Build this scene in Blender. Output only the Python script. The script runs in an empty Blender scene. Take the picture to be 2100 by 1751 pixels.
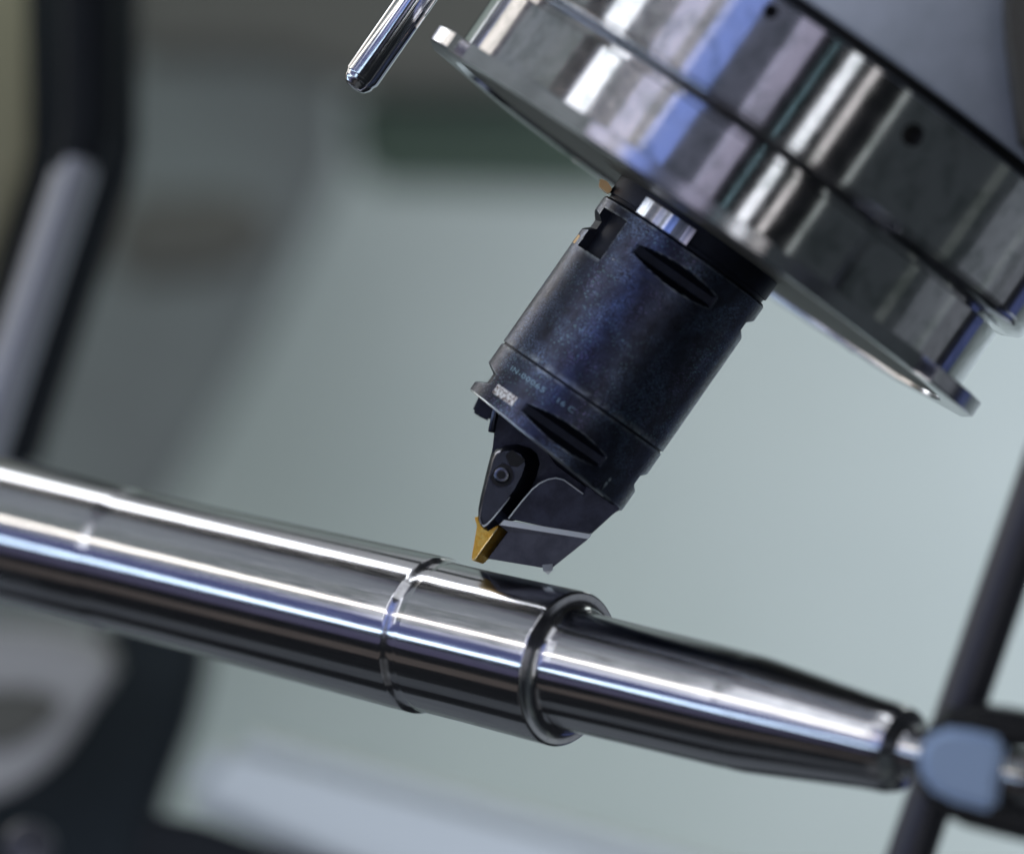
import bpy, bmesh, math, random
from mathutils import Vector, Matrix, noise
random.seed(7)
rad = math.radians
sc = bpy.context.scene
C = sc.collection

# ------------------------------------------------------------------ frame of reference
# Measures below are millimetres in a bench frame: X right, Y away from the photographer, Z up,
# origin where the lens is focused.  W turns that frame so the work piece lies level along world X.
D = 1700.0                     # camera distance
S = 0.131                      # millimetres for one unit of the measuring grid
MM = 0.001
AX = Vector((0.7705958, -0.6156615, -0.1647513))        # axis of the work piece
ez = Vector((0, 0, 1)); ez = (ez - AX * ez.dot(AX)).normalized()
ey = ez.cross(AX)
R3 = Matrix((AX, ey, ez))
W = Matrix.Translation((0, 0, 1.1)) @ R3.to_4x4() @ Matrix.Diagonal((MM, MM, MM, 1))
WR = Matrix.Translation((0, 0, 1.1)) @ R3.to_4x4()


def pt(px, py, d=0.0):
    k = (D + d) / D
    return Vector(((px - 1050) * S * k, d, (875.5 - py) * S * k))


def frame(origin, z, x):
    z = z.normalized(); x = (x - z * x.dot(z)).normalized(); y = z.cross(x)
    m = Matrix((x, y, z)).transposed().to_4x4(); m.translation = origin
    return m


# ------------------------------------------------------------------ camera
cam = bpy.data.cameras.new('camera'); camo = bpy.data.objects.new('camera', cam); C.objects.link(camo)
cam.sensor_width = 36; cam.sensor_fit = 'HORIZONTAL'
cam.lens = 36 * D / (2100 * S)
cam.clip_start = 0.05; cam.clip_end = 30
cam.dof.use_dof = True; cam.dof.focus_distance = D * MM
cam.dof.aperture_fstop = cam.lens / 53.0
cam.dof.aperture_blades = 0
camo.matrix_world = WR @ Matrix.Translation((0, -D * MM, 0)) @ Matrix.Rotation(rad(90), 4, 'X')
sc.camera = camo

# ------------------------------------------------------------------ world, lamps, exposure
sc.view_settings.view_transform = 'Standard'; sc.view_settings.look = 'None'
sc.view_settings.exposure = 0; sc.view_settings.gamma = 1
world = bpy.data.worlds.new('World'); sc.world = world; world.use_nodes = True
bg = world.node_tree.nodes['Background']
bg.inputs[0].default_value = (0.55, 0.62, 0.72, 1); bg.inputs[1].default_value = 0.022
sc.cycles.use_denoising = True
sc.cycles.max_bounces = 8; sc.cycles.glossy_bounces = 6
sc.cycles.sample_clamp_indirect = 6

CAMDIR = Vector((0, -1, 0))
NS = Vector((0.572, 0, 0.82)).normalized()              # spindle axis, pointing up into the head
US = NS.cross(CAMDIR).normalized()


def lamp(name, at, towards, long_axis, sx, sy, radiance, colour, spread=180):
    """A rectangular lamp of sx by sy millimetres; radiance sets how bright its face is."""
    l = bpy.data.lights.new(name, 'AREA'); l.shape = 'RECTANGLE'
    l.size = sx * MM; l.size_y = sy * MM; l.color = colour; l.spread = rad(spread)
    l.energy = radiance * math.pi * l.size * l.size_y
    o = bpy.data.objects.new(name, l); C.objects.link(o)
    z = (at - towards).normalized(); y = (long_axis - z * long_axis.dot(z)).normalized()
    m = Matrix((y.cross(z), y, z)).transposed().to_4x4()
    m.translation = at * MM
    o.matrix_world = WR @ m
    return o


def mirror(axis, theta, down, tilt=0.0):
    """direction a polished cylinder sends the view to, theta round from the side that faces the camera"""
    n0 = (CAMDIR - axis * CAMDIR.dot(axis)).normalized()
    n = n0 * math.cos(rad(theta)) + down * math.sin(rad(theta)) + axis * tilt
    n.normalize()
    return (2 * n.dot(CAMDIR) * n - CAMDIR).normalized()


def tube(name, axis, down, foot, theta, dtheta, dist, length, radiance, colour, tilt=0.0):
    r = mirror(axis, theta, down, tilt)
    along = mirror(axis, theta, down, tilt + 0.05) - r
    return lamp(name, foot + r * dist, foot, along, dist * rad(2 * dtheta), length, radiance, colour)


DOWN = Vector((-0.2091, 0, -0.9779)); DOWN = (DOWN - AX * DOWN.dot(AX)).normalized()
foot_w = pt(1000, 1331)
foot_s = pt(1431.3, 475.4)
WARM = (1.0, 0.93, 0.82); COOL = (0.62, 0.80, 1.0); WHITE = (0.95, 0.98, 1.0)
LAV = (0.72, 0.72, 1.0); BLUE = (0.16, 0.30, 1.0)
# lamps that streak the turned work piece, and unseen fills added between the streaks
tube('work_lamp_overhead', AX, DOWN, foot_w, -46, 3.5, 1200, 2600, 4.5, WHITE)
tube('work_lamp_ceiling', AX, DOWN, foot_w, -50, 9, 1500, 2600, 0.5, WHITE)
tube('work_lamp_ceiling', AX, DOWN, foot_w, -66, 6, 1500, 1600, 0.4, WHITE)
tube('work_lamp_ceiling', AX, DOWN, foot_w, -28, 10, 1500, 2600, 0.10, LAV)
tube('work_lamp_strip_warm', AX, DOWN, foot_w, -10.5, 1.6, 1300, 2600, 4.2, WARM)
tube('work_lamp_strip_cool', AX, DOWN, foot_w, 4.5, 1.9, 1300, 2600, 4.2, COOL)
tube('work_lamp_blue_glow', AX, DOWN, foot_w, -1, 7, 1700, 2600, 0.26, (0.34, 0.40, 1.0))  # unseen fill added for the blue between the two strip streaks
tube('work_lamp_violet_glow', AX, DOWN, foot_w, 11, 4, 1700, 2600, 0.14, (0.60, 0.56, 1.0))  # unseen violet fill added below the cool streak
tube('work_lamp_amber_glow', AX, DOWN, foot_w, 22, 4, 1500, 2600, 0.085, (1.0, 0.84, 0.74))  # added fill; its warm streak stands in for a machine part's reflection
tube('work_lamp_bed_glow', AX, DOWN, foot_w, 40, 6, 1500, 2600, 0.07, (0.8, 0.9, 1.0))  # added fill standing in for the machine bed's reflection
tube('work_lamp_bed_glow', AX, DOWN, foot_w, 62, 12, 1500, 2600, 0.12, (0.8, 0.9, 1.0))  # second added fill, lifts the lowest dark of the shaft
tube('work_lamp_front', AX, DOWN, foot_w, -30, 14, 1700, 1200, 0.9, WHITE, tilt=0.42)  # unseen lamp added to brighten the shoulder and fillet bands
tube('work_lamp_front', AX, DOWN, foot_w, 35, 20, 1700, 800, 0.07, WHITE, tilt=0.42)  # weaker added lamp for the lower side of those bands
lamp('work_lamp_tail_side', foot_w + Vector((0.95, 0.24, -0.2)) * 1500, foot_w, Vector((0, 0, 1)), 900, 900, 0.22, (0.85, 0.92, 1.0))  # unseen lamp added so the shoulder face is not black
# lamps behind the photographer that stripe the spindle nose
for nm, az, wd, rdn, col in (('hall_lamp', -133, 20, 1.5, WARM), ('hall_lamp', -100, 38, 0.26, (0.80, 0.92, 0.90)), ('hall_lamp', -67, 10, 2.4, WHITE),
                             ('hall_lamp', -46, 9, 0.75, LAV), ('hall_lamp', -31, 12, 0.85, (0.22, 0.36, 1.0)), ('hall_lamp', -8, 9, 0.65, (0.82, 0.78, 1.0)),
                             ('hall_lamp', 2, 0.3, 1.7, (0.55, 0.9, 1.0)), ('hall_lamp', 10, 4.2, 2.2, WHITE), ('hall_lamp', 18, 3, 1.2, (1.0, 0.96, 0.92)), ('hall_lamp', 31, 2.5, 0.5, (0.92, 1.0, 0.95)),
                             ('hall_ceiling', -42, 72, 0.18, (0.70, 0.76, 1.0)), ('hall_ceiling', 70, 90, 0.05, (0.78, 0.95, 1.0)),  # broad unseen fills added to lift the dark gaps between stripes
                             ('hall_lamp', 78, 5, 0.08, (0.9, 1.0, 0.85)), ('hall_lamp', 104, 4, 0.08, (0.9, 1.0, 0.85)), ('hall_lamp', 132, 10, 0.2, (0.3, 0.4, 1.0))):  # the two faint green lamps are added for thin streaks
    tube(nm, NS, US, foot_s, az / 2, wd / 2, 2200, 1500, rdn, col)
# lamps inside the enclosure that wash its back wall
lamp('enclosure_lamp_right', pt(3700, 900, 650), pt(2600, 1050, 1150), Vector((0, 0, 1)), 400, 800, 4.3, (0.74, 0.75, 1.0))
lamp('enclosure_lamp_corner', foot_w + Vector((0.47, 0.62, 0.52)) * 1000, foot_w, Vector((0, 0, 1)), 160, 300, 2.5, (0.95, 1.0, 0.92))  # unseen lamp added to brighten the shaft's shoulder rim
lamp('enclosure_lamp_floor', pt(2000, 2900, 120), pt(1600, 1700, 900), Vector((1, 0, 0)), 350, 800, 1.4, (0.80, 0.86, 1.0))
lamp('enclosure_lamp_top', pt(1100, -1100, 300), pt(1200, 900, 1150), Vector((1, 0, 0)), 300, 700, 0.9, (0.84, 1.0, 0.80))


# ------------------------------------------------------------------ materials
def nodes(name):
    m = bpy.data.materials.new(name); m.use_nodes = True
    return m, m.node_tree.nodes, m.node_tree.links, m.node_tree.nodes['Principled BSDF']


def metal(name, base, rough, aniso=0.0, metallic=1.0, stain=None, stain_scale=60, stain_amount=0.5, rough_var=0.0, bump=0.0, bump_scale=900, stretch=None, speck=None, spec=0.5, stain_lo=0.42, stain_hi=0.62, edge_glint=None):
    m, N, L, P = nodes(name)
    P.inputs['Metallic'].default_value = metallic
    P.inputs['Roughness'].default_value = rough
    P.inputs['Specular IOR Level'].default_value = spec
    tc = N.new('ShaderNodeTexCoord'); mp = N.new('ShaderNodeMapping'); L.new(tc.outputs['Object'], mp.inputs[0])
    if stretch: mp.inputs['Scale'].default_value = stretch
    col = N.new('ShaderNodeRGB'); col.outputs[0].default_value = (*base, 1); out = col.outputs[0]
    nz = N.new('ShaderNodeTexNoise'); nz.inputs['Scale'].default_value = stain_scale; nz.inputs['Detail'].default_value = 8; nz.inputs['Roughness'].default_value = 0.65
    L.new(mp.outputs[0], nz.inputs['Vector'])
    if stain:
        rp = N.new('ShaderNodeMapRange'); rp.inputs[1].default_value = stain_lo; rp.inputs[2].default_value = stain_hi; rp.inputs[4].default_value = stain_amount
        L.new(nz.outputs['Fac'], rp.inputs[0])
        mx = N.new('ShaderNodeMix'); mx.data_type = 'RGBA'; L.new(rp.outputs[0], mx.inputs[0]); L.new(out, mx.inputs[6]); mx.inputs[7].default_value = (*stain, 1); out = mx.outputs[2]
    if speck:
        for scale, lim, c, amt in speck:
            vz = N.new('ShaderNodeTexVoronoi'); vz.inputs['Scale'].default_value = scale; L.new(mp.outputs[0], vz.inputs['Vector'])
            n2 = N.new('ShaderNodeTexNoise'); n2.inputs['Scale'].default_value = scale / 22; L.new(mp.outputs[0], n2.inputs['Vector'])
            a = N.new('ShaderNodeMapRange'); a.inputs[1].default_value = lim; a.inputs[2].default_value = 0.0; a.inputs[4].default_value = amt; L.new(vz.outputs['Distance'], a.inputs[0])
            b = N.new('ShaderNodeMapRange'); b.inputs[1].default_value = 0.47; b.inputs[2].default_value = 0.66; L.new(n2.outputs['Fac'], b.inputs[0])
            mu = N.new('ShaderNodeMath'); mu.operation = 'MULTIPLY'; L.new(a.outputs[0], mu.inputs[0]); L.new(b.outputs[0], mu.inputs[1])
            mx = N.new('ShaderNodeMix'); mx.data_type = 'RGBA'; L.new(mu.outputs[0], mx.inputs[0]); L.new(out, mx.inputs[6]); mx.inputs[7].default_value = (*c, 1); out = mx.outputs[2]
    if edge_glint:  # lighter colour on sharp edges paints in their glints
        ge = N.new('ShaderNodeNewGeometry'); a = N.new('ShaderNodeMapRange'); a.inputs[1].default_value = 0.515; a.inputs[2].default_value = 0.57; L.new(ge.outputs['Pointiness'], a.inputs[0])
        n4 = N.new('ShaderNodeTexNoise'); n4.inputs['Scale'].default_value = 350; L.new(mp.outputs[0], n4.inputs['Vector'])
        b = N.new('ShaderNodeMapRange'); b.inputs[1].default_value = 0.35; b.inputs[2].default_value = 0.6; L.new(n4.outputs['Fac'], b.inputs[0])
        mu = N.new('ShaderNodeMath'); mu.operation = 'MULTIPLY'; L.new(a.outputs[0], mu.inputs[0]); L.new(b.outputs[0], mu.inputs[1])
        mx = N.new('ShaderNodeMix'); mx.data_type = 'RGBA'; L.new(mu.outputs[0], mx.inputs[0]); L.new(out, mx.inputs[6]); mx.inputs[7].default_value = (*edge_glint, 1); out = mx.outputs[2]
    L.new(out, P.inputs['Base Color'])
    if rough_var:
        rp = N.new('ShaderNodeMapRange'); rp.inputs[1].default_value = 0.3; rp.inputs[2].default_value = 0.7; rp.inputs[3].default_value = max(0.02, rough - rough_var); rp.inputs[4].default_value = rough + rough_var
        n3 = N.new('ShaderNodeTexNoise'); n3.inputs['Scale'].default_value = stain_scale * 2.3; n3.inputs['Detail'].default_value = 6; L.new(mp.outputs[0], n3.inputs['Vector'])
        L.new(n3.outputs['Fac'], rp.inputs[0]); L.new(rp.outputs[0], P.inputs['Roughness'])
    if aniso:
        P.inputs['Anisotropic'].default_value = aniso; P.inputs['Anisotropic Rotation'].default_value = 0.25
        tg = N.new('ShaderNodeTangent'); tg.direction_type = 'RADIAL'; tg.axis = 'Z'; L.new(tg.outputs[0], P.inputs['Tangent'])
    if bump:
        bz = N.new('ShaderNodeTexNoise'); bz.inputs['Scale'].default_value = bump_scale; bz.inputs['Detail'].default_value = 4; L.new(mp.outputs[0], bz.inputs['Vector'])
        bp = N.new('ShaderNodeBump'); bp.inputs['Strength'].default_value = bump; bp.inputs['Distance'].default_value = 0.0003; L.new(bz.outputs['Fac'], bp.inputs['Height']); L.new(bp.outputs[0], P.inputs['Normal'])
    return m


M = {}
M['work'] = metal('turned_steel', (0.60, 0.60, 0.63), 0.18, aniso=0.93, rough_var=0.04, stain=(0.50, 0.50, 0.55), stain_scale=40, stain_amount=0.6, stretch=(14, 14, 1.2))
M['nose'] = metal('ground_steel', (0.52, 0.52, 0.55), 0.17, aniso=0.96, rough_var=0.03, stain=(0.22, 0.25, 0.25), stain_scale=130, stain_amount=0.6, stretch=(1.0, 1.0, 0.8), stain_lo=0.47, stain_hi=0.62)
M['nose_rim'] = metal('bright_ground_rim', (0.56, 0.56, 0.60), 0.2, aniso=0.6, stain=(0.3, 0.31, 0.33), stain_scale=60, stain_amount=0.5)
M['chrome'] = metal('chromed_steel', (0.62, 0.63, 0.67), 0.12, aniso=0.85, rough_var=0.03)
M['ring_polish'] = metal('polished_ring', (0.62, 0.64, 0.70), 0.12, aniso=0.85, stain=(0.2, 0.25, 0.35), stain_scale=700, stain_amount=0.8, stretch=(1, 1, 0.05))
M['black'] = metal('black_rubber', (0.008, 0.009, 0.011), 0.5, metallic=0.0, spec=0.25)
M['hole'] = metal('deep_black', (0.004, 0.004, 0.005), 0.6, metallic=0.0)
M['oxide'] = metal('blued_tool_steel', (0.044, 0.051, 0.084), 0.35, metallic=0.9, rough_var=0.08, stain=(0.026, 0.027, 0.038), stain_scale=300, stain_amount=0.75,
                   speck=[(2300, 0.5, (0.22, 0.33, 0.58), 0.85), (1100, 0.26, (0.32, 0.62, 0.70), 1.0), (1500, 0.3, (0.36, 0.30, 0.66), 0.9)], edge_glint=(0.40, 0.46, 0.52), bump=0.25, bump_scale=1600)
M['oxide_dull'] = metal('unworn_blued_steel', (0.020, 0.024, 0.040), 0.5, metallic=0.8, stain=(0.012, 0.013, 0.02), stain_scale=200, stain_amount=0.6)  # darker copy of the blued steel, shade put into its colour
M['head'] = metal('dark_tool_steel', (0.048, 0.052, 0.078), 0.36, metallic=0.9, rough_var=0.06, stain=(0.028, 0.030, 0.043), stain_scale=160, stain_amount=0.8, bump=0.12, bump_scale=1800)
M['ground'] = metal('ground_tool_steel', (0.10, 0.105, 0.135), 0.38, metallic=0.9, rough_var=0.05, stain=(0.065, 0.068, 0.09), stain_scale=160, stain_amount=0.8, bump=0.1, bump_scale=1800)  # paler copy of the head steel, for the underside only
M['clamp'] = metal('black_clamp_steel', (0.055, 0.06, 0.09), 0.22, metallic=0.9, rough_var=0.04, stain=(0.04, 0.042, 0.06), stain_scale=200, stain_amount=0.6)
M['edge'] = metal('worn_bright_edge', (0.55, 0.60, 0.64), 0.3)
M['scraped'] = metal('scraped_bare_edge', (0.80, 0.85, 0.88), 0.4, metallic=0.25)  # near-white colour stands in for light caught by the edges
M['screw'] = metal('blackened_screw', (0.16, 0.17, 0.20), 0.25)
M['gold'] = metal('titanium_nitride', (0.98, 0.55, 0.08), 0.30, metallic=0.6, stain=(0.95, 0.68, 0.18), stain_scale=700, stain_amount=0.8, bump=0.7, bump_scale=1400)
M['brass'] = metal('brass', (0.75, 0.50, 0.25), 0.3)
M['label'] = metal('bare_bright_metal', (0.85, 0.86, 0.88), 0.45, metallic=0.3, stain=(0.16, 0.11, 0.10), stain_scale=1000, stain_amount=0.95, stain_lo=0.50, stain_hi=0.55)
M['etch'] = metal('etched_mark', (0.26, 0.42, 0.52), 0.5, metallic=0.3)
M['cast'] = metal('grey_machine_paint', (0.66, 0.71, 0.80), 0.5, metallic=0.0, stain=(0.42, 0.48, 0.52), stain_scale=22, stain_amount=0.6, bump=0.1, bump_scale=300)
M['brown'] = metal('brown_grey_paint', (0.10, 0.095, 0.08), 0.5, metallic=0.0)
M['dark'] = metal('dark_painted_steel', (0.010, 0.011, 0.014), 0.4, metallic=0.0, spec=0.3)
M['gunmetal'] = metal('dark_grey_steel', (0.05, 0.05, 0.06), 0.35, metallic=0.4)
M['blueplate'] = metal('blue_grey_paint', (0.46, 0.62, 0.88), 0.35, metallic=0.1)  # blue base colour stands in for bluish light on a polished face
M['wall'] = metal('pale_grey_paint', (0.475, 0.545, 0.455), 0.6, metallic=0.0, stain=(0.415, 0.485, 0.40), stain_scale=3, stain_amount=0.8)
M['wall_dim'] = metal('grey_green_paint', (0.17, 0.195, 0.172), 0.6, metallic=0.0, stain=(0.12, 0.13, 0.118), stain_scale=5, stain_amount=0.8)  # darker wall colour with the weak light painted in
M['green'] = metal('dark_green_paint', (0.055, 0.088, 0.058), 0.5, metallic=0.0)
M['taupe'] = metal('taupe_paint', (0.085, 0.083, 0.070), 0.6, metallic=0.0)
M['cream'] = metal('cream_paint', (0.20, 0.18, 0.12), 0.6, metallic=0.0)
M['pale'] = metal('pale_blue_grey_paint', (0.53, 0.57, 0.58), 0.5, metallic=0.0)
M['midgrey'] = metal('mid_grey_metal', (0.34, 0.335, 0.33), 0.5, metallic=0.0)
M['dullgrey'] = metal('dull_grey_metal', (0.30, 0.31, 0.34), 0.45, metallic=0.55)
M['slate'] = metal('slate_black_paint', (0.019, 0.025, 0.030), 0.7, metallic=0.0, spec=0.15)
M['navy'] = metal('navy_black_paint', (0.009, 0.011, 0.014), 0.7, metallic=0.0, spec=0.15)


# ------------------------------------------------------------------ object helpers
def thing(name, label, cat, fr, group=None):
    o = bpy.data.objects.new(name, None); C.objects.link(o); o.empty_display_size = 0.01
    fm = fr.copy(); fm.translation = fm.translation * MM
    o.matrix_world = WR @ fm
    o['label'] = label; o['category'] = cat
    if group: o['group'] = group
    o['_f'] = 0
    FR[o.name] = fr
    del o['_f']
    return o


FR = {}


def part(name, verts, faces, mat, parent=None, src=None, smooth=40, label=None):
    """verts in millimetres, in the frame src (bench frame if None); a child is stored in its thing's frame"""
    up = parent
    while up is not None and up.parent is not None: up = up.parent
    T = Matrix.Identity(4) if src is None else src
    if up is not None: T = FR[up.name].inverted() @ T
    me = bpy.data.meshes.new(name)
    me.from_pydata([tuple((T @ Vector(v)) * MM) for v in verts], [], faces)
    me.validate(); me.materials.append(mat)
    bm = bmesh.new(); bm.from_mesh(me); bmesh.ops.recalc_face_normals(bm, faces=bm.faces); bm.to_mesh(me); bm.free()
    if smooth:
        for p in me.polygons: p.use_smooth = True
        me.set_sharp_from_angle(angle=rad(smooth))
    o = bpy.data.objects.new(name, me); C.objects.link(o)
    if parent is not None:
        o.parent = parent
    else:
        o.matrix_world = WR
    if label: o['label'] = label
    return o


def lathe(profile, seg=128, closed=False, rfun=None):
    """profile: (radius, z) list; returns verts, faces"""
    v, f = [], []
    n = len(profile)
    for r, z in profile:
        for j in range(seg):
            t = 2 * math.pi * j / seg
            rr = rfun(r, z, t) if rfun else r
            v.append((rr * math.cos(t), rr * math.sin(t), z))
    rng = range(n) if closed else range(n - 1)
    for i in rng:
        k = (i + 1) % n
        for j in range(seg):
            j2 = (j + 1) % seg
            f.append((i * seg + j, i * seg + j2, k * seg + j2, k * seg + j))
    if not closed:
        f.append(tuple(range(seg - 1, -1, -1)))
        f.append(tuple((n - 1) * seg + j for j in range(seg)))
    return v, f


def prism(name, pts, d0, d1, mat, parent=None, bevel=0.0, segs=2, smooth=35, grow=0.0):
    """an outline (measuring grid) given depth from d0 (near) to d1 (far), edges rounded by bevel millimetres"""
    n = len(pts)
    v = [pt(x, y, d0) for x, y in pts]
    k = (D + d0) / D
    v += [Vector((q.x * (1 + grow), d1, q.z * (1 + grow))) for q in v[:n]]
    f = [tuple(range(n)), tuple(range(2 * n - 1, n - 1, -1))]
    f += [(i, i + n, (i + 1) % n + n, (i + 1) % n) for i in range(n)]
    if bevel:
        bm = bmesh.new(); bv = [bm.verts.new(q) for q in v]
        for g in f: bm.faces.new([bv[i] for i in g])
        bmesh.ops.recalc_face_normals(bm, faces=bm.faces)
        bmesh.ops.bevel(bm, geom=list(bm.edges), offset=bevel, segments=segs, affect='EDGES', clamp_overlap=True)
        bm.verts.index_update()
        v = [q.co.copy() for q in bm.verts]; f = [tuple(q.index for q in g.verts) for g in bm.faces]; bm.free()
    return part(name, v, f, mat, parent, smooth=smooth)


def loft(rings):
    n = len(rings[0]); v = [q for r in rings for q in r]; f = []
    for i in range(len(rings) - 1):
        for j in range(n):
            f.append((i * n + j, i * n + (j + 1) % n, (i + 1) * n + (j + 1) % n, (i + 1) * n + j))
    f.append(tuple(range(n - 1, -1, -1))); f.append(tuple((len(rings) - 1) * n + j for j in range(n)))
    return v, f


def rod(points, r, seg=40):
    """a round bar along bench-frame points"""
    rings = []
    for i, p in enumerate(points):
        a = points[max(0, i - 1)]; b = points[min(len(points) - 1, i + 1)]
        t = (b - a).normalized(); x = t.orthogonal().normalized() if i == 0 else (x - t * x.dot(t)).normalized()
        y = t.cross(x)
        rr = r[i] if isinstance(r, (list, tuple)) else r
        rings.append([p + (x * math.cos(2 * math.pi * j / seg) + y * math.sin(2 * math.pi * j / seg)) * rr for j in range(seg)])
    return loft(rings)


def tag(o, label, cat, kind=None, group=None):
    o['label'] = label; o['category'] = cat
    if kind: o['kind'] = kind
    if group: o['group'] = group
    return o


# ------------------------------------------------------------------ setting: the enclosure behind
FW = Matrix.Identity(4)
back = prism('back_wall', [(-1200, -3500), (6000, -3500), (6000, 3600), (-1200, 3600)], 1150, 1165, M['wall'])
back['kind'] = 'structure'; back['label'] = 'pale grey-green painted back wall of the machine, out of focus'

o = prism('side_panel', [(-700, -700), (690, -700), (700, 330), (650, 450), (500, 760), (330, 1060), (200, 1300), (-700, 1300)], 1000, 1030, M['wall_dim'], bevel=4)  # weak light on the wall's left is put into a darker sheet
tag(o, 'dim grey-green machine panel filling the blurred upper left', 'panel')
o = prism('dark_green_cover', [(712, 175), (1420, 175), (1420, 400), (730, 375)], 860, 920, M['green'], bevel=6)
tag(o, 'dark green box cover blurred behind the spindle and the coolant pipe', 'cover')
o = prism('overhead_beam', [(255, -400), (1700, -400), (1700, 190), (760, 190), (560, 125), (255, 125)], 800, 850, M['taupe'], bevel=6)
tag(o, 'brown-grey beam blurred along the top edge, left of the spindle', 'beam')
o = prism('taupe_block', [(225, 400), (520, 395), (575, 440), (560, 520), (470, 570), (225, 590)], 800, 850, M['taupe'], bevel=8)
tag(o, 'brownish block blurred beside the grey slanting pipe', 'block')
o = prism('dark_column', [(45, -300), (275, -300), (275, 330), (60, 980), (-120, 980), (-60, 700), (60, 330)], 330, 360, M['navy'], bevel=4)  # near-black sheet put in for the dark gap round the pipe
tag(o, 'near-black column behind the bent pipe at the upper left', 'column')
o = prism('cream_panel', [(-700, -300), (90, -300), (75, 330), (-60, 660), (-700, 660)], 400, 420, M['cream'], bevel=4)
tag(o, 'cream panel showing at the far left edge', 'panel')

# bent pipe in front of the dark sheet
pf = frame(pt(180, 260, 260), Vector((0, 0, 1)), CAMDIR)
t = thing('bent_pipe', 'bent pipe at the left, dark upright on top and grey slanting below', 'pipe', pf)
v, f = rod([pt(183, -260, 260), pt(183, 225, 260), pt(178, 272, 259), pt(166, 315, 258), pt(150, 362, 257)], [8.4, 8.4, 8.2, 7.7, 7.1]); part('upper_pipe', v, f, M['navy'], t)
v, f = rod([pt(184, 236, 262), pt(176, 280, 259), pt(160, 335, 257), pt(-60, 1000, 250)], [6.4, 6.9, 7.0, 7.0]); part('lower_pipe', v, f, M['dullgrey'], t)

# lower left corner
jf = frame(pt(100, 1450, 260), Vector((0, 0, 1)), CAMDIR)
t = thing('grey_jaw', 'rounded light grey jaw below the shaft at the left edge', 'jaw', jf)
prism('jaw_body', [(-260, 1280), (90, 1292), (215, 1325), (238, 1355), (222, 1400), (176, 1450), (140, 1520), (80, 1585), (0, 1632), (-260, 1700)], 400, 440, M['midgrey'], t, bevel=6, segs=4)
prism('jaw_recess', [(-200, 1418), (60, 1412), (128, 1432), (110, 1480), (40, 1530), (-200, 1575)], 397, 401, M['taupe'], t, bevel=1.2)
o = prism('dark_slide_block', [(215, 1260), (425, 1290), (405, 1450), (345, 1610), (310, 1700), (300, 1880), (-300, 1880), (-300, 1560), (120, 1540)], 450, 520, M['slate'], bevel=5)
tag(o, 'navy-black slide block between the grey jaw and the pale rail', 'block')
o = prism('pale_rail', [(468, 1502), (640, 1545), (1250, 1715), (2700, 2120), (2700, 2420), (1300, 2030), (700, 1800), (345, 1640)], 310, 360, M['pale'], bevel=7, segs=4)
tag(o, 'pale blue-grey slanting rail along the bottom edge', 'rail')
o = prism('dark_trough', [(290, 1665), (420, 1690), (700, 1790), (1000, 1890), (1000, 1960), (250, 1860)], 300, 309, M['navy'], bevel=2)
tag(o, 'dark trough under the pale rail at the bottom', 'trough')
v, f = lathe([(4.0, -6), (7.2, -5), (8.2, -2), (8.2, 3), (7.0, 5.5), (3.5, 6.5)], 48)
kn = thing('round_knob', 'small grey round knob in the bottom left corner', 'knob', frame(pt(58, 1740, 240), Vector((0.2, -1, 0.3)), Vector((1, 0, 0))))
part('knob_cap', v, f, M['gunmetal'], kn, src=FR[kn.name])

# ------------------------------------------------------------------ work piece
wf = frame(foot_w, AX, CAMDIR)
t = thing('steel_shaft', 'polished stepped steel shaft running across under the cutting tool', 'shaft', wf)
prof = [(20.8, -330), (20.8, -136), (20.86, -134.2), (20.72, -132.6), (20.5, -131.2), (20.35, -130), (20.32, -128.6), (20.36, -127),
        (20.6, -100), (21.45, -36), (21.62, -20.6), (21.58, -20.1), (21.42, -19.6), (21.15, -19.1), (20.9, -18.65), (20.66, -18.1), (20.5, -17.5), (20.42, -16.9), (20.45, -16.2), (20.55, -15.5), (20.6, -15.0)]
sec = lathe(prof, 192)
part('main_diameter', *sec, M['work'], t, src=wf, smooth=30)
prof = [(20.6, -15.0), (20.6, -2.7), (20.92, 19), (21.05, 27.2)] + [(20.15 + 0.9 * math.cos(q * math.pi / 16), 27.6 + 0.9 * math.sin(q * math.pi / 16)) for q in range(1, 9)]
# shoulder face with a hollow fillet running down to the next diameter
for i in range(9):
    q = i / 8 * math.pi / 2
    prof.append((19.6 - 3.4 * math.sin(q), 28.5 + 3.2 * (1 - math.cos(q))))
prof.append((16.05, 33.5))
part('shoulder_diameter', *lathe(prof, 192), M['work'], t, src=wf, smooth=30)
prof = [(16.05, 33.5), (15.8, 52), (15.67, 75), (15.6, 84), (15.48, 86), (15.48, 87.2), (15.55, 88.8), (15.3, 93.5), (14.2, 105), (12.0, 129), (11.8, 133), (11.65, 135.5), (10.8, 138.0), (8.2, 139.2), (7.0, 140)]
part('tail_diameter', *lathe(prof, 192), M['work'], t, src=wf, smooth=30)

lf = frame(foot_w + AX * 140, AX, CAMDIR)
t = thing('live_centre', 'slim steel centre holding the right end of the shaft', 'lathe centre', lf)
part('centre_point', *lathe([(6.5, 0.3), (6.7, 6), (6.7, 14)], 96), M['work'], t, src=lf)
part('centre_quill', *lathe([(7.0, 14), (7.6, 14.8), (7.6, 120)], 96), M['work'], t, src=lf)

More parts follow.
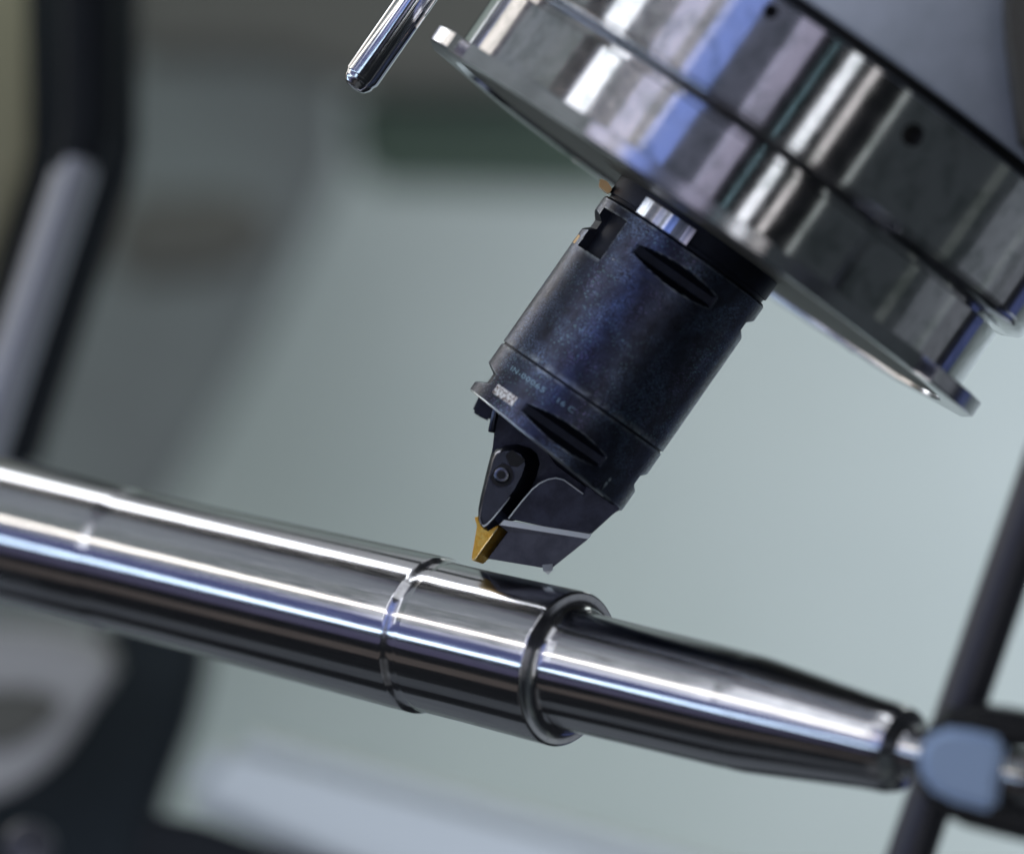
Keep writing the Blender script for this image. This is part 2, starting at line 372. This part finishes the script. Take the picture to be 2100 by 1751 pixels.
# ------------------------------------------------------------------ support at the right
sf = frame(pt(1970, 1580, -125), Vector((0.325, 0, 0.946)), CAMDIR)
t = thing('support_arm', 'dark support arm with a blue-grey face at the right end of the shaft', 'support arm', sf)
v, f = rod([pt(1720, 2180, -118), pt(1965, 1470, -118), pt(2200, 790, -118)], 6.0); part('arm_bar', v, f, M['gunmetal'], t)
prism('clamp_block', [(1897, 1520), (1926, 1472), (1975, 1447), (2060, 1450), (2260, 1490), (2260, 1540), (2064, 1536), (2058, 1600), (2072, 1640), (2260, 1670), (2260, 1760), (2080, 1722), (1960, 1690), (1900, 1650), (1886, 1600)], -146, -124.5, M['dark'], t, bevel=2.2, segs=3)
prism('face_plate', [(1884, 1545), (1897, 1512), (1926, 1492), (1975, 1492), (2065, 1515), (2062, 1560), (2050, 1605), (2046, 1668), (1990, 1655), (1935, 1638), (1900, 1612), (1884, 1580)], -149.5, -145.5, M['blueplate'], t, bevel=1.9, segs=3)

# ------------------------------------------------------------------ spindle head
G = S
ss = frame(foot_s, NS, CAMDIR)                  # z up into the head, x to the camera, y to the lower right
t = thing('spindle_head', 'bright steel spindle head slanting in from the upper right', 'spindle head', ss)


def flange_r(r, z, th):
    d = math.degrees(th)
    if d > 180: d -= 360
    if r < 645 * G: return r
    r *= 692 / 668
    if abs(math.sin(th)) > 0.5: r = min(r, 668 * G / abs(math.sin(th)) * min(1, r / (692 * G)))
    for c in (-45, 30, 110, -115, 180):
        q = (d - c + 180) % 360 - 180
        if abs(q) < 19.5: r = min(r, max(630 * G, 642 * G / math.cos(rad(q))))
    for c in (-63.2, 50, -152, 140):
        if abs(d - c) < 1.6: return min(r, 642 * G)
    return r


fl = [(604 * G, 0), (662 * G, 0), (666 * G, 0.25), (668 * G, 0.6), (668 * G, 35 * G), (666 * G, 37 * G), (640 * G, 38 * G), (600 * G, 38 * G), (600 * G, 12 * G)]
part('flange_ring', *lathe(fl, 720, closed=True, rfun=flange_r), M['nose_rim'], t, src=ss, smooth=35)
part('nose_face', *lathe([(90 * G, 4 * G), (300 * G, 4 * G), (598 * G, 9 * G), (598 * G, 20 * G)], 128), M['brown'], t, src=ss)  # dark brown colour stands in for the dim reflection under the nose
part('nose_cylinder', *lathe([(590 * G, 34 * G), (622 * G, 36 * G), (622 * G, 172 * G), (612 * G, 176 * G), (600 * G, 177 * G), (600 * G, 196 * G)], 256), M['nose'], t, src=ss, smooth=35)
# collar with screw holes
v, f = lathe([(596 * G, 186 * G), (640 * G, 186 * G), (664 * G, 198 * G), (668 * G, 204 * G), (668 * G, 210 * G), (672 * G, 214 * G), (672 * G, 432 * G), (666 * G, 437 * G), (596 * G, 437 * G)], 256, closed=True)
col = part('collar', v, f, M['nose'], t, src=ss, smooth=35)
cuts = []
holes = [(20.2, 368, 23), (-11.4, 405, 15), (-48, 368, 23), (88, 368, 23)]
for th, h, r in holes:
    dirv = Vector((math.cos(rad(th)), math.sin(rad(th)), 0))
    fr = frame(dirv * 640 * G + Vector((0, 0, h * G)), dirv, Vector((0, 0, 1)))
    cv, cf = lathe([(r * G, 0), (r * G, 10)], 32)
    me = bpy.data.meshes.new('cut'); me.from_pydata([tuple((fr @ Vector(q)) * MM) for q in cv], [], cf)
    co = bpy.data.objects.new('cut', me); C.objects.link(co); co.parent = t; cuts.append(co)
    md = col.modifiers.new('hole', 'BOOLEAN'); md.operation = 'DIFFERENCE'; md.solver = 'EXACT'; md.object = co
bpy.context.view_layer.update()
dg = bpy.context.evaluated_depsgraph_get()
me = bpy.data.meshes.new_from_object(col.evaluated_get(dg)); col.modifiers.clear(); col.data = me
for p in me.polygons: p.use_smooth = True
me.set_sharp_from_angle(angle=rad(35))
for co in cuts: bpy.data.objects.remove(co)
for th, h, r in holes[:2]:
    dirv = Vector((math.cos(rad(th)), math.sin(rad(th)), 0))
    fr = frame(dirv * 641 * G + Vector((0, 0, h * G)), dirv, Vector((0, 0, 1)))
    v, f = lathe([(r * 0.93 * G, 0), (r * 0.93 * G, 1.2), (r * 0.5 * G, 1.4), (r * 0.45 * G, 0.6)], 32)
    part('set_screw', v, f, M['hole'], t, src=ss @ fr)
part('seal_groove', *lathe([(590 * G, 430 * G), (648 * G, 436.5 * G), (648 * G, 470 * G), (590 * G, 470 * G)], 128, closed=True), M['black'], t, src=ss)
part('housing', *lathe([(600 * G, 462 * G), (676 * G, 462 * G), (684 * G, 470 * G), (684 * G, 1300 * G)], 192), M['cast'], t, src=ss, smooth=35)
prism('housing_rib', [(2062, -300), (2300, -300), (2300, 420), (2112, 300), (2092, 200), (2070, 60)], -104, -30, M['brown'], t, bevel=2)
# drive ring round the tool seat
part('seat_ring', *lathe([(150 * G, -46 * G), (190 * G, -46 * G), (190 * G, -38 * G), (194 * G, -37 * G), (195 * G, -35 * G), (195 * G, 6 * G)], 192), M['oxide_dull'], t, src=ss, smooth=35)  # dark colour puts the shade under the flange into the ring
kv = []
for i in range(13):
    q = rad(-37.5 + 36 * i / 12)
    kv += [(r_ * G * math.cos(q), r_ * G * math.sin(q), -h_ * G) for r_, h_ in ((186, 8), (209, 8), (209, 45), (186, 45))]
kf = [(i * 4 + k, i * 4 + (k + 1) % 4, i * 4 + 4 + (k + 1) % 4, i * 4 + 4 + k) for i in range(12) for k in range(4)] + [(0, 1, 2, 3), (48, 49, 50, 51)]
part('polished_key', kv, kf, M['ring_polish'], t, src=ss, smooth=30)  # bright sector added where the ring catches the lamps
bv = [(1231, 366), (1246, 372), (1256, 388), (1248, 398), (1228, 382)]
prism('drive_key', bv, -6, 4, M['brass'], t, bevel=0.25)  # gold block stands in for a reflection on the ring's left edge

# ------------------------------------------------------------------ coolant pipe at the top left
cf_ = frame(pt(741, 160, 0), NS, CAMDIR)
t = thing('coolant_pipe', 'slim chromed coolant pipe with rounded tip pointing down beside the spindle', 'coolant pipe', cf_)
part('pipe_body', *lathe([(4.55, 0), (4.85, 0.5), (4.85, 70)], 96), M['chrome'], t, src=cf_)
tip = [(4.5, 0.1), (4.2, -0.9), (4.35, -1.1), (4.0, -1.9), (3.4, -2.6), (3.3, -2.9), (2.4, -3.4), (1.2, -3.7)]
part('pipe_tip', *lathe(tip, 96), M['chrome'], t, src=cf_, smooth=50)

# ------------------------------------------------------------------ tool holder
hf = frame(foot_s, NS, CAMDIR)
t = thing('tool_holder', 'dark blued steel tool holder clamped in the spindle, carrying the gold insert', 'tool holder', hf)
RB = 199.0


def notch(h, hc, half, floor, depth):
    q = abs(h - hc)
    if q >= half: return 0.0
    return depth * min(1.0, (half - q) / (half - floor))


def body_r(h, deg):
    r = RB
    if h < 52: r -= (52 - h) * 0.9
    if 411.6 < h < 416.4: r -= 4.2
    if 149 < h < 151: r -= 0.7
    out = r
    th = deg if deg <= 180 else deg - 360
    # front flats (cut short at the right), side flats
    for hc, half, floor, spec in ((107.5, 24, 9, ((6, 31, 32.6), (96, 21, 999), (186, 21, 999), (-84, 20, 999))),
                                  (489, 23.5, 11, ((96, 19, 999), (186, 21, 999), (-88, 24, 999))),
                                  (499, 24, 8, ((6, 31, 32.6),))):
        for c, dep, lim in spec:
            dt = (th - c + 180) % 360 - 180
            if abs(dt) > 60 or th > lim and lim < 900: continue
            n = notch(h, hc, half, floor, dep)
            if n > 0: out = min(out, (RB - n) / math.cos(rad(dt)))
    if 72 < h < 166 and -69 < th < -41: out = min(out, RB - 21)
    return out


hs = sorted(set([47, 49, 51, 52, 56, 62, 68, 71.5, 72.5] + [74 + 2.25 * i for i in range(27)] + [136 + 3 * i for i in range(10)] + [149.2, 150, 150.8, 148.8, 151.2, 165.5, 166.5] +
                [172 + 12 * i for i in range(20)] + [411.0, 412.0, 414, 416.0, 417.0, 422, 435, 448, 458] + [463 + 2.0 * i for i in range(33)] + [532, 540, 544]))
seg = 720
verts, faces = [], []
rings = [(h, 1.0) for h in hs] + [(547, 0.985), (547, 0.2)]
for i, (h, kk) in enumerate(rings):
    for j in range(seg):
        deg = j * 360 / seg
        r = (body_r(h, deg) if kk == 1.0 else RB * kk) * G
        hh = h
        if h > 515: hh = 515 + (h - 515) * (32 + 0.07 * RB * math.sin(rad(deg))) / 32
        verts.append((r * math.cos(rad(deg)), r * math.sin(rad(deg)), -hh * G))
for i in range(len(rings) - 1):
    for j in range(seg):
        faces.append((i * seg + j, i * seg + (j + 1) % seg, (i + 1) * seg + (j + 1) % seg, (i + 1) * seg + j))
faces.append(tuple(range(seg))); faces.append(tuple((len(rings) - 1) * seg + j for j in range(seg)))
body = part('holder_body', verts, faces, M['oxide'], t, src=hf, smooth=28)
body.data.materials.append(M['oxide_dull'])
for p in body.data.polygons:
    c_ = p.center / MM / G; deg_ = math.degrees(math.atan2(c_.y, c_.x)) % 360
    if -c_.z > 60 and math.hypot(c_.x, c_.y) < RB - 3.5: p.material_index = 1  # recessed faces take the darker steel, painting in their shade
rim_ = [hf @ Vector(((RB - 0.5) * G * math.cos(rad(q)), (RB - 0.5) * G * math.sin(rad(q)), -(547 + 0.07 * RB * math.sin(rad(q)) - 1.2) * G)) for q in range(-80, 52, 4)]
part('worn_rim', *rod(rim_, 0.2, 8), M['edge'], t)  # thin bright rod along part of the lower rim


def on_body(s, h, out=0.0):
    """s millimetres round from the camera side, h grid units down, on the outside of the body"""
    a = s / (RB * G); r = RB * G + out
    return (r * math.cos(a), r * math.sin(a), -h * G)


# engraved marking
def engrave(txt, deg0, hbase, size, squeeze=1.0):
    cu = bpy.data.curves.new('engraving', 'FONT'); cu.body = txt; cu.size = size; cu.extrude = 0.0; cu.resolution_u = 3
    cu.space_character = 1.12
    ob = bpy.data.objects.new('engraving', cu); C.objects.link(ob)
    d = bpy.context.evaluated_depsgraph_get(); me = bpy.data.meshes.new_from_object(ob.evaluated_get(d))
    vv = [on_body(rad(deg0) * RB * G + q.co.x * squeeze, hbase - q.co.y / G, 0.03) for q in me.vertices]
    ff = [tuple(p.vertices) for p in me.polygons]
    bpy.data.objects.remove(ob)
    return part('engraving', vv, ff, M['etch'], t, src=hf, smooth=0)


engrave('IN-00065', -51, 453.5, 2.0, 1.62)
engrave('16', -12.5, 453.5, 2.0, 1.4)
engrave('C', -3.8, 453.5, 2.0, 1.4)

# small bright marking patch, and a brass spot by the upper flat
def patch(name, d0, d1, h0, h1, out, mat, n=8):
    v, f = [], []
    for i in range(n + 1):
        dg_ = d0 + (d1 - d0) * i / n
        for (h, o_) in ((h0, -0.4), (h0, out), (h1, out), (h1, -0.4)):
            v.append(on_body(rad(dg_) * RB * G, h, o_))
    for i in range(n):
        for k in range(4):
            f.append((i * 4 + k, i * 4 + (k + 1) % 4, (i + 1) * 4 + (k + 1) % 4, (i + 1) * 4 + k))
    f.append((0, 1, 2, 3)); f.append((n * 4, n * 4 + 1, n * 4 + 2, n * 4 + 3))
    return part(name, v, f, mat, t, src=hf, smooth=30)


patch('bright_marking_patch', -52, -33, 491, 512, 0.06, M['label'])
patch('brass_plug', -84, -76, 146, 166, 0.05, M['brass'])  # small gold-coloured spot on the edge

# ---- cutting head below the body (outlines in the bench frame)
prism('head_core', [(1016, 862), (1013, 894), (1010, 922), (1002, 950), (994, 984), (987, 1017), (984, 1050), (1000, 1082), (1040, 1072), (1140, 1040), (1210, 1010), (1214, 985), (1190, 960), (1110, 880), (1040, 820)], -3.0, 13, M['head'], t, bevel=0.5)
# front block with the curved pocket edge, and its relieved underside
fo = [(1043, 1063), (1068, 1031), (1091, 1004), (1107, 991), (1123.7, 983), (1140, 980), (1156, 984), (1173, 996), (1196, 1013), (1206, 992), (1240, 1010), (1272, 1044), (1258, 1053), (1212, 1095), (1120, 1080)]
n = len(fo)
v = [pt(x, y, -11.5) for x, y in fo] + [pt(x, y, 12) for x, y in fo]
f = [tuple(range(n)), tuple(range(2 * n - 1, n - 1, -1))] + [(i, i + n, (i + 1) % n + n, (i + 1) % n) for i in range(n)]
bm = bmesh.new(); q_ = [bm.verts.new(x) for x in v]
for g in f: bm.faces.new([q_[i] for i in g])
bmesh.ops.recalc_face_normals(bm, faces=bm.faces)
bmesh.ops.bevel(bm, geom=list(bm.edges), offset=0.3, segments=2, affect='EDGES', clamp_overlap=True); bm.verts.index_update()
v = [x.co.copy() for x in bm.verts]; f = [tuple(x.index for x in g.verts) for g in bm.faces]; bm.free()
part('head_block', v, f, M['head'], t, smooth=35)
# near-white rod stands in for the highlight along the pocket rim
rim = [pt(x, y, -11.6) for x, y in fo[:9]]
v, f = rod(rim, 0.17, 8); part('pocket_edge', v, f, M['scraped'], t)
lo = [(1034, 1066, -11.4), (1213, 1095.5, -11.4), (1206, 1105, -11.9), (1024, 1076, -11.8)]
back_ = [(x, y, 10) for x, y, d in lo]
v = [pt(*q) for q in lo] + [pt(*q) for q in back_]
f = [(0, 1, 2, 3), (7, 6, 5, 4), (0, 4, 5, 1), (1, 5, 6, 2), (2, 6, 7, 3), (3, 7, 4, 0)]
part('ridge', v, f, M['scraped'], t, smooth=0)  # near-white strip paints in the highlight along the ridge
lo = [(1024, 1076, -11.7), (1206, 1105, -11.8), (1131, 1165, -11.6), (1108, 1163, -11.6), (1001, 1145, -11.2), (1042, 1091, -11.5)]
v = [pt(*q) for q in lo] + [pt(x, y, 9) for x, y, d in lo]; n = 6
f = [tuple(range(n)), tuple(range(2 * n - 1, n - 1, -1))] + [(i, i + n, (i + 1) % n + n, (i + 1) % n) for i in range(n)]
part('relieved_underside', v, f, M['ground'], t, smooth=0)
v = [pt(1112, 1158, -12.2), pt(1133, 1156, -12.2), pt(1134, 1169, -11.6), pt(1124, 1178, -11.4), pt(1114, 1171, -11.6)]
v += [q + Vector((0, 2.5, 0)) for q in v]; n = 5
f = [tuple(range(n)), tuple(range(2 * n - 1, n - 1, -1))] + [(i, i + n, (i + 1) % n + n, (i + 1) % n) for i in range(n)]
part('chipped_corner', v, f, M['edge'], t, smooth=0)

# clamp: teardrop with a flat top and falling sides
outer = [(1006, 935), (1000, 960), (994, 984), (986, 1017), (981, 1043), (980.5, 1066), (986, 1078), (992, 1084), (1001, 1089), (1019, 1078), (1040, 1060), (1059, 1042), (1084, 1010), (1100, 978), (1107, 951), (1102, 932), (1088, 919), (1062, 911), (1036, 913), (1016, 922)]
inner = [(1011, 940), (1005, 962), (999, 984), (991, 1017), (986, 1043), (985, 1063), (988, 1073), (991, 1078), (996, 1076), (1008, 1064), (1022, 1048), (1036, 1032), (1056, 1004), (1072, 974), (1079, 952), (1076, 938), (1068, 928), (1052, 921), (1034, 922), (1018, 929)]
r0 = [pt(x, y, -2.0) for x, y in outer]; r1 = [pt(x, y, -9.0) for x, y in outer]
dep = lambda x, y: -13.2 + max(0, (y - 985)) * 0.018
r2 = [pt(x, y, dep(x, y) + 0.5) for x, y in inner]
cx, cy = 1030, 985
r3 = [pt(x + (cx - x) * 0.05, y + (cy - y) * 0.05, dep(x, y)) for x, y in inner]
v, f = loft([r0, r1, r2, r3]); part('insert_clamp', v, f, M['clamp'], t, smooth=38)
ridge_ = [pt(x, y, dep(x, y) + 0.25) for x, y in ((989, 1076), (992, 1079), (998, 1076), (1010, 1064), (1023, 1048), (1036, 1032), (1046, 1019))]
part('clamp_ridge', *rod(ridge_, [0.15, 0.3, 0.28, 0.22, 0.18, 0.12, 0.05], 8), M['scraped'], t)  # near-white rod paints in the highlight on the clamp's crest
prism('clamp_wedge', [(1036, 934), (1050, 922), (1078, 944), (1062, 958), (1046, 956)], -14.0, -12.6, M['dark'], t, bevel=0.2)
# clamp screw: dished seat, socket head, socket
fs = frame(pt(1029, 974, -13.0), Vector((-0.12, -1, 0.05)), Vector((1, 0, 0)))
scr = part('clamp_screw', *lathe([(2.1, -0.6), (2.1, 0.75), (1.95, 1.0), (1.7, 1.1), (1.25, 1.1), (1.2, 0.2)], 64), M['screw'], t, src=fs, smooth=35)
part('screw_seat', *lathe([(3.15, -0.6), (3.15, 0.16), (2.2, 0.16), (2.2, -0.6)], 48, closed=True), M['hole'], scr, src=fs)
part('seat_rim', *lathe([(3.4, -0.6), (3.38, 0.3), (3.2, 0.3), (3.2, -0.6)], 64, closed=True), M['clamp'], scr, src=fs)
hexv, hexf = lathe([(1.18, 0.1), (1.18, 1.12), (0.9, 1.14)], 6); part('screw_socket', hexv, hexf, M['hole'], scr, src=fs, smooth=0)
prism('insert_seat', [(1000, 1066), (1046, 1084), (1012, 1140), (998, 1149), (986, 1146), (984, 1090)], -2.6, 8, M['head'], t, bevel=0.2)
# insert
rk = [(972, 1060), (977.5, 1078), (966.5, 1143), (967.5, 1149.5), (974.5, 1147), (1021, 1082), (1010, 1055)]
ex = Vector((2.7, 4.6, -1.0))
v = [pt(x, y, -8.0) for x, y in rk]; v += [q + ex for q in v]; n = len(rk)
f = [tuple(range(n)), tuple(range(2 * n - 1, n - 1, -1))] + [(i, i + n, (i + 1) % n + n, (i + 1) % n) for i in range(n)]
bm = bmesh.new(); q_ = [bm.verts.new(x) for x in v]
for g in f: bm.faces.new([q_[i] for i in g])
bmesh.ops.recalc_face_normals(bm, faces=bm.faces)
bmesh.ops.bevel(bm, geom=list(bm.edges), offset=0.18, segments=2, affect='EDGES', clamp_overlap=True); bm.verts.index_update()
v = [x.co.copy() for x in bm.verts]; f = [tuple(x.index for x in g.verts) for g in bm.faces]; bm.free()
part('cutting_insert', v, f, M['gold'], t, smooth=30, label='gold coated cutting insert at the tip')
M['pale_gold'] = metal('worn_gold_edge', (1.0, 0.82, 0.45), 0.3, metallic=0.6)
part('insert_edge', *rod([pt(967.5, 1147, -8.1), pt(974.5, 1146.6, -8.1), pt(990, 1124, -8.1), pt(1006, 1102, -8.1), pt(1020, 1082.5, -8.1)], [0.1, 0.16, 0.2, 0.16, 0.2], 8), M['pale_gold'], t)  # worn rake edge, with its glint put into the pale gold
# coolant pin and rear plug
v, f = rod([pt(1020, 826, -9), pt(1008, 884, -9), pt(1007.4, 887, -9)], [0.95, 0.95, 0.75], 24); part('coolant_pin', v, f, M['clamp'], t)
prism('rear_plug', [(985, 806), (968, 843), (980, 853), (1004, 864), (1024, 826)], 14, 21, M['head'], t, bevel=0.6)
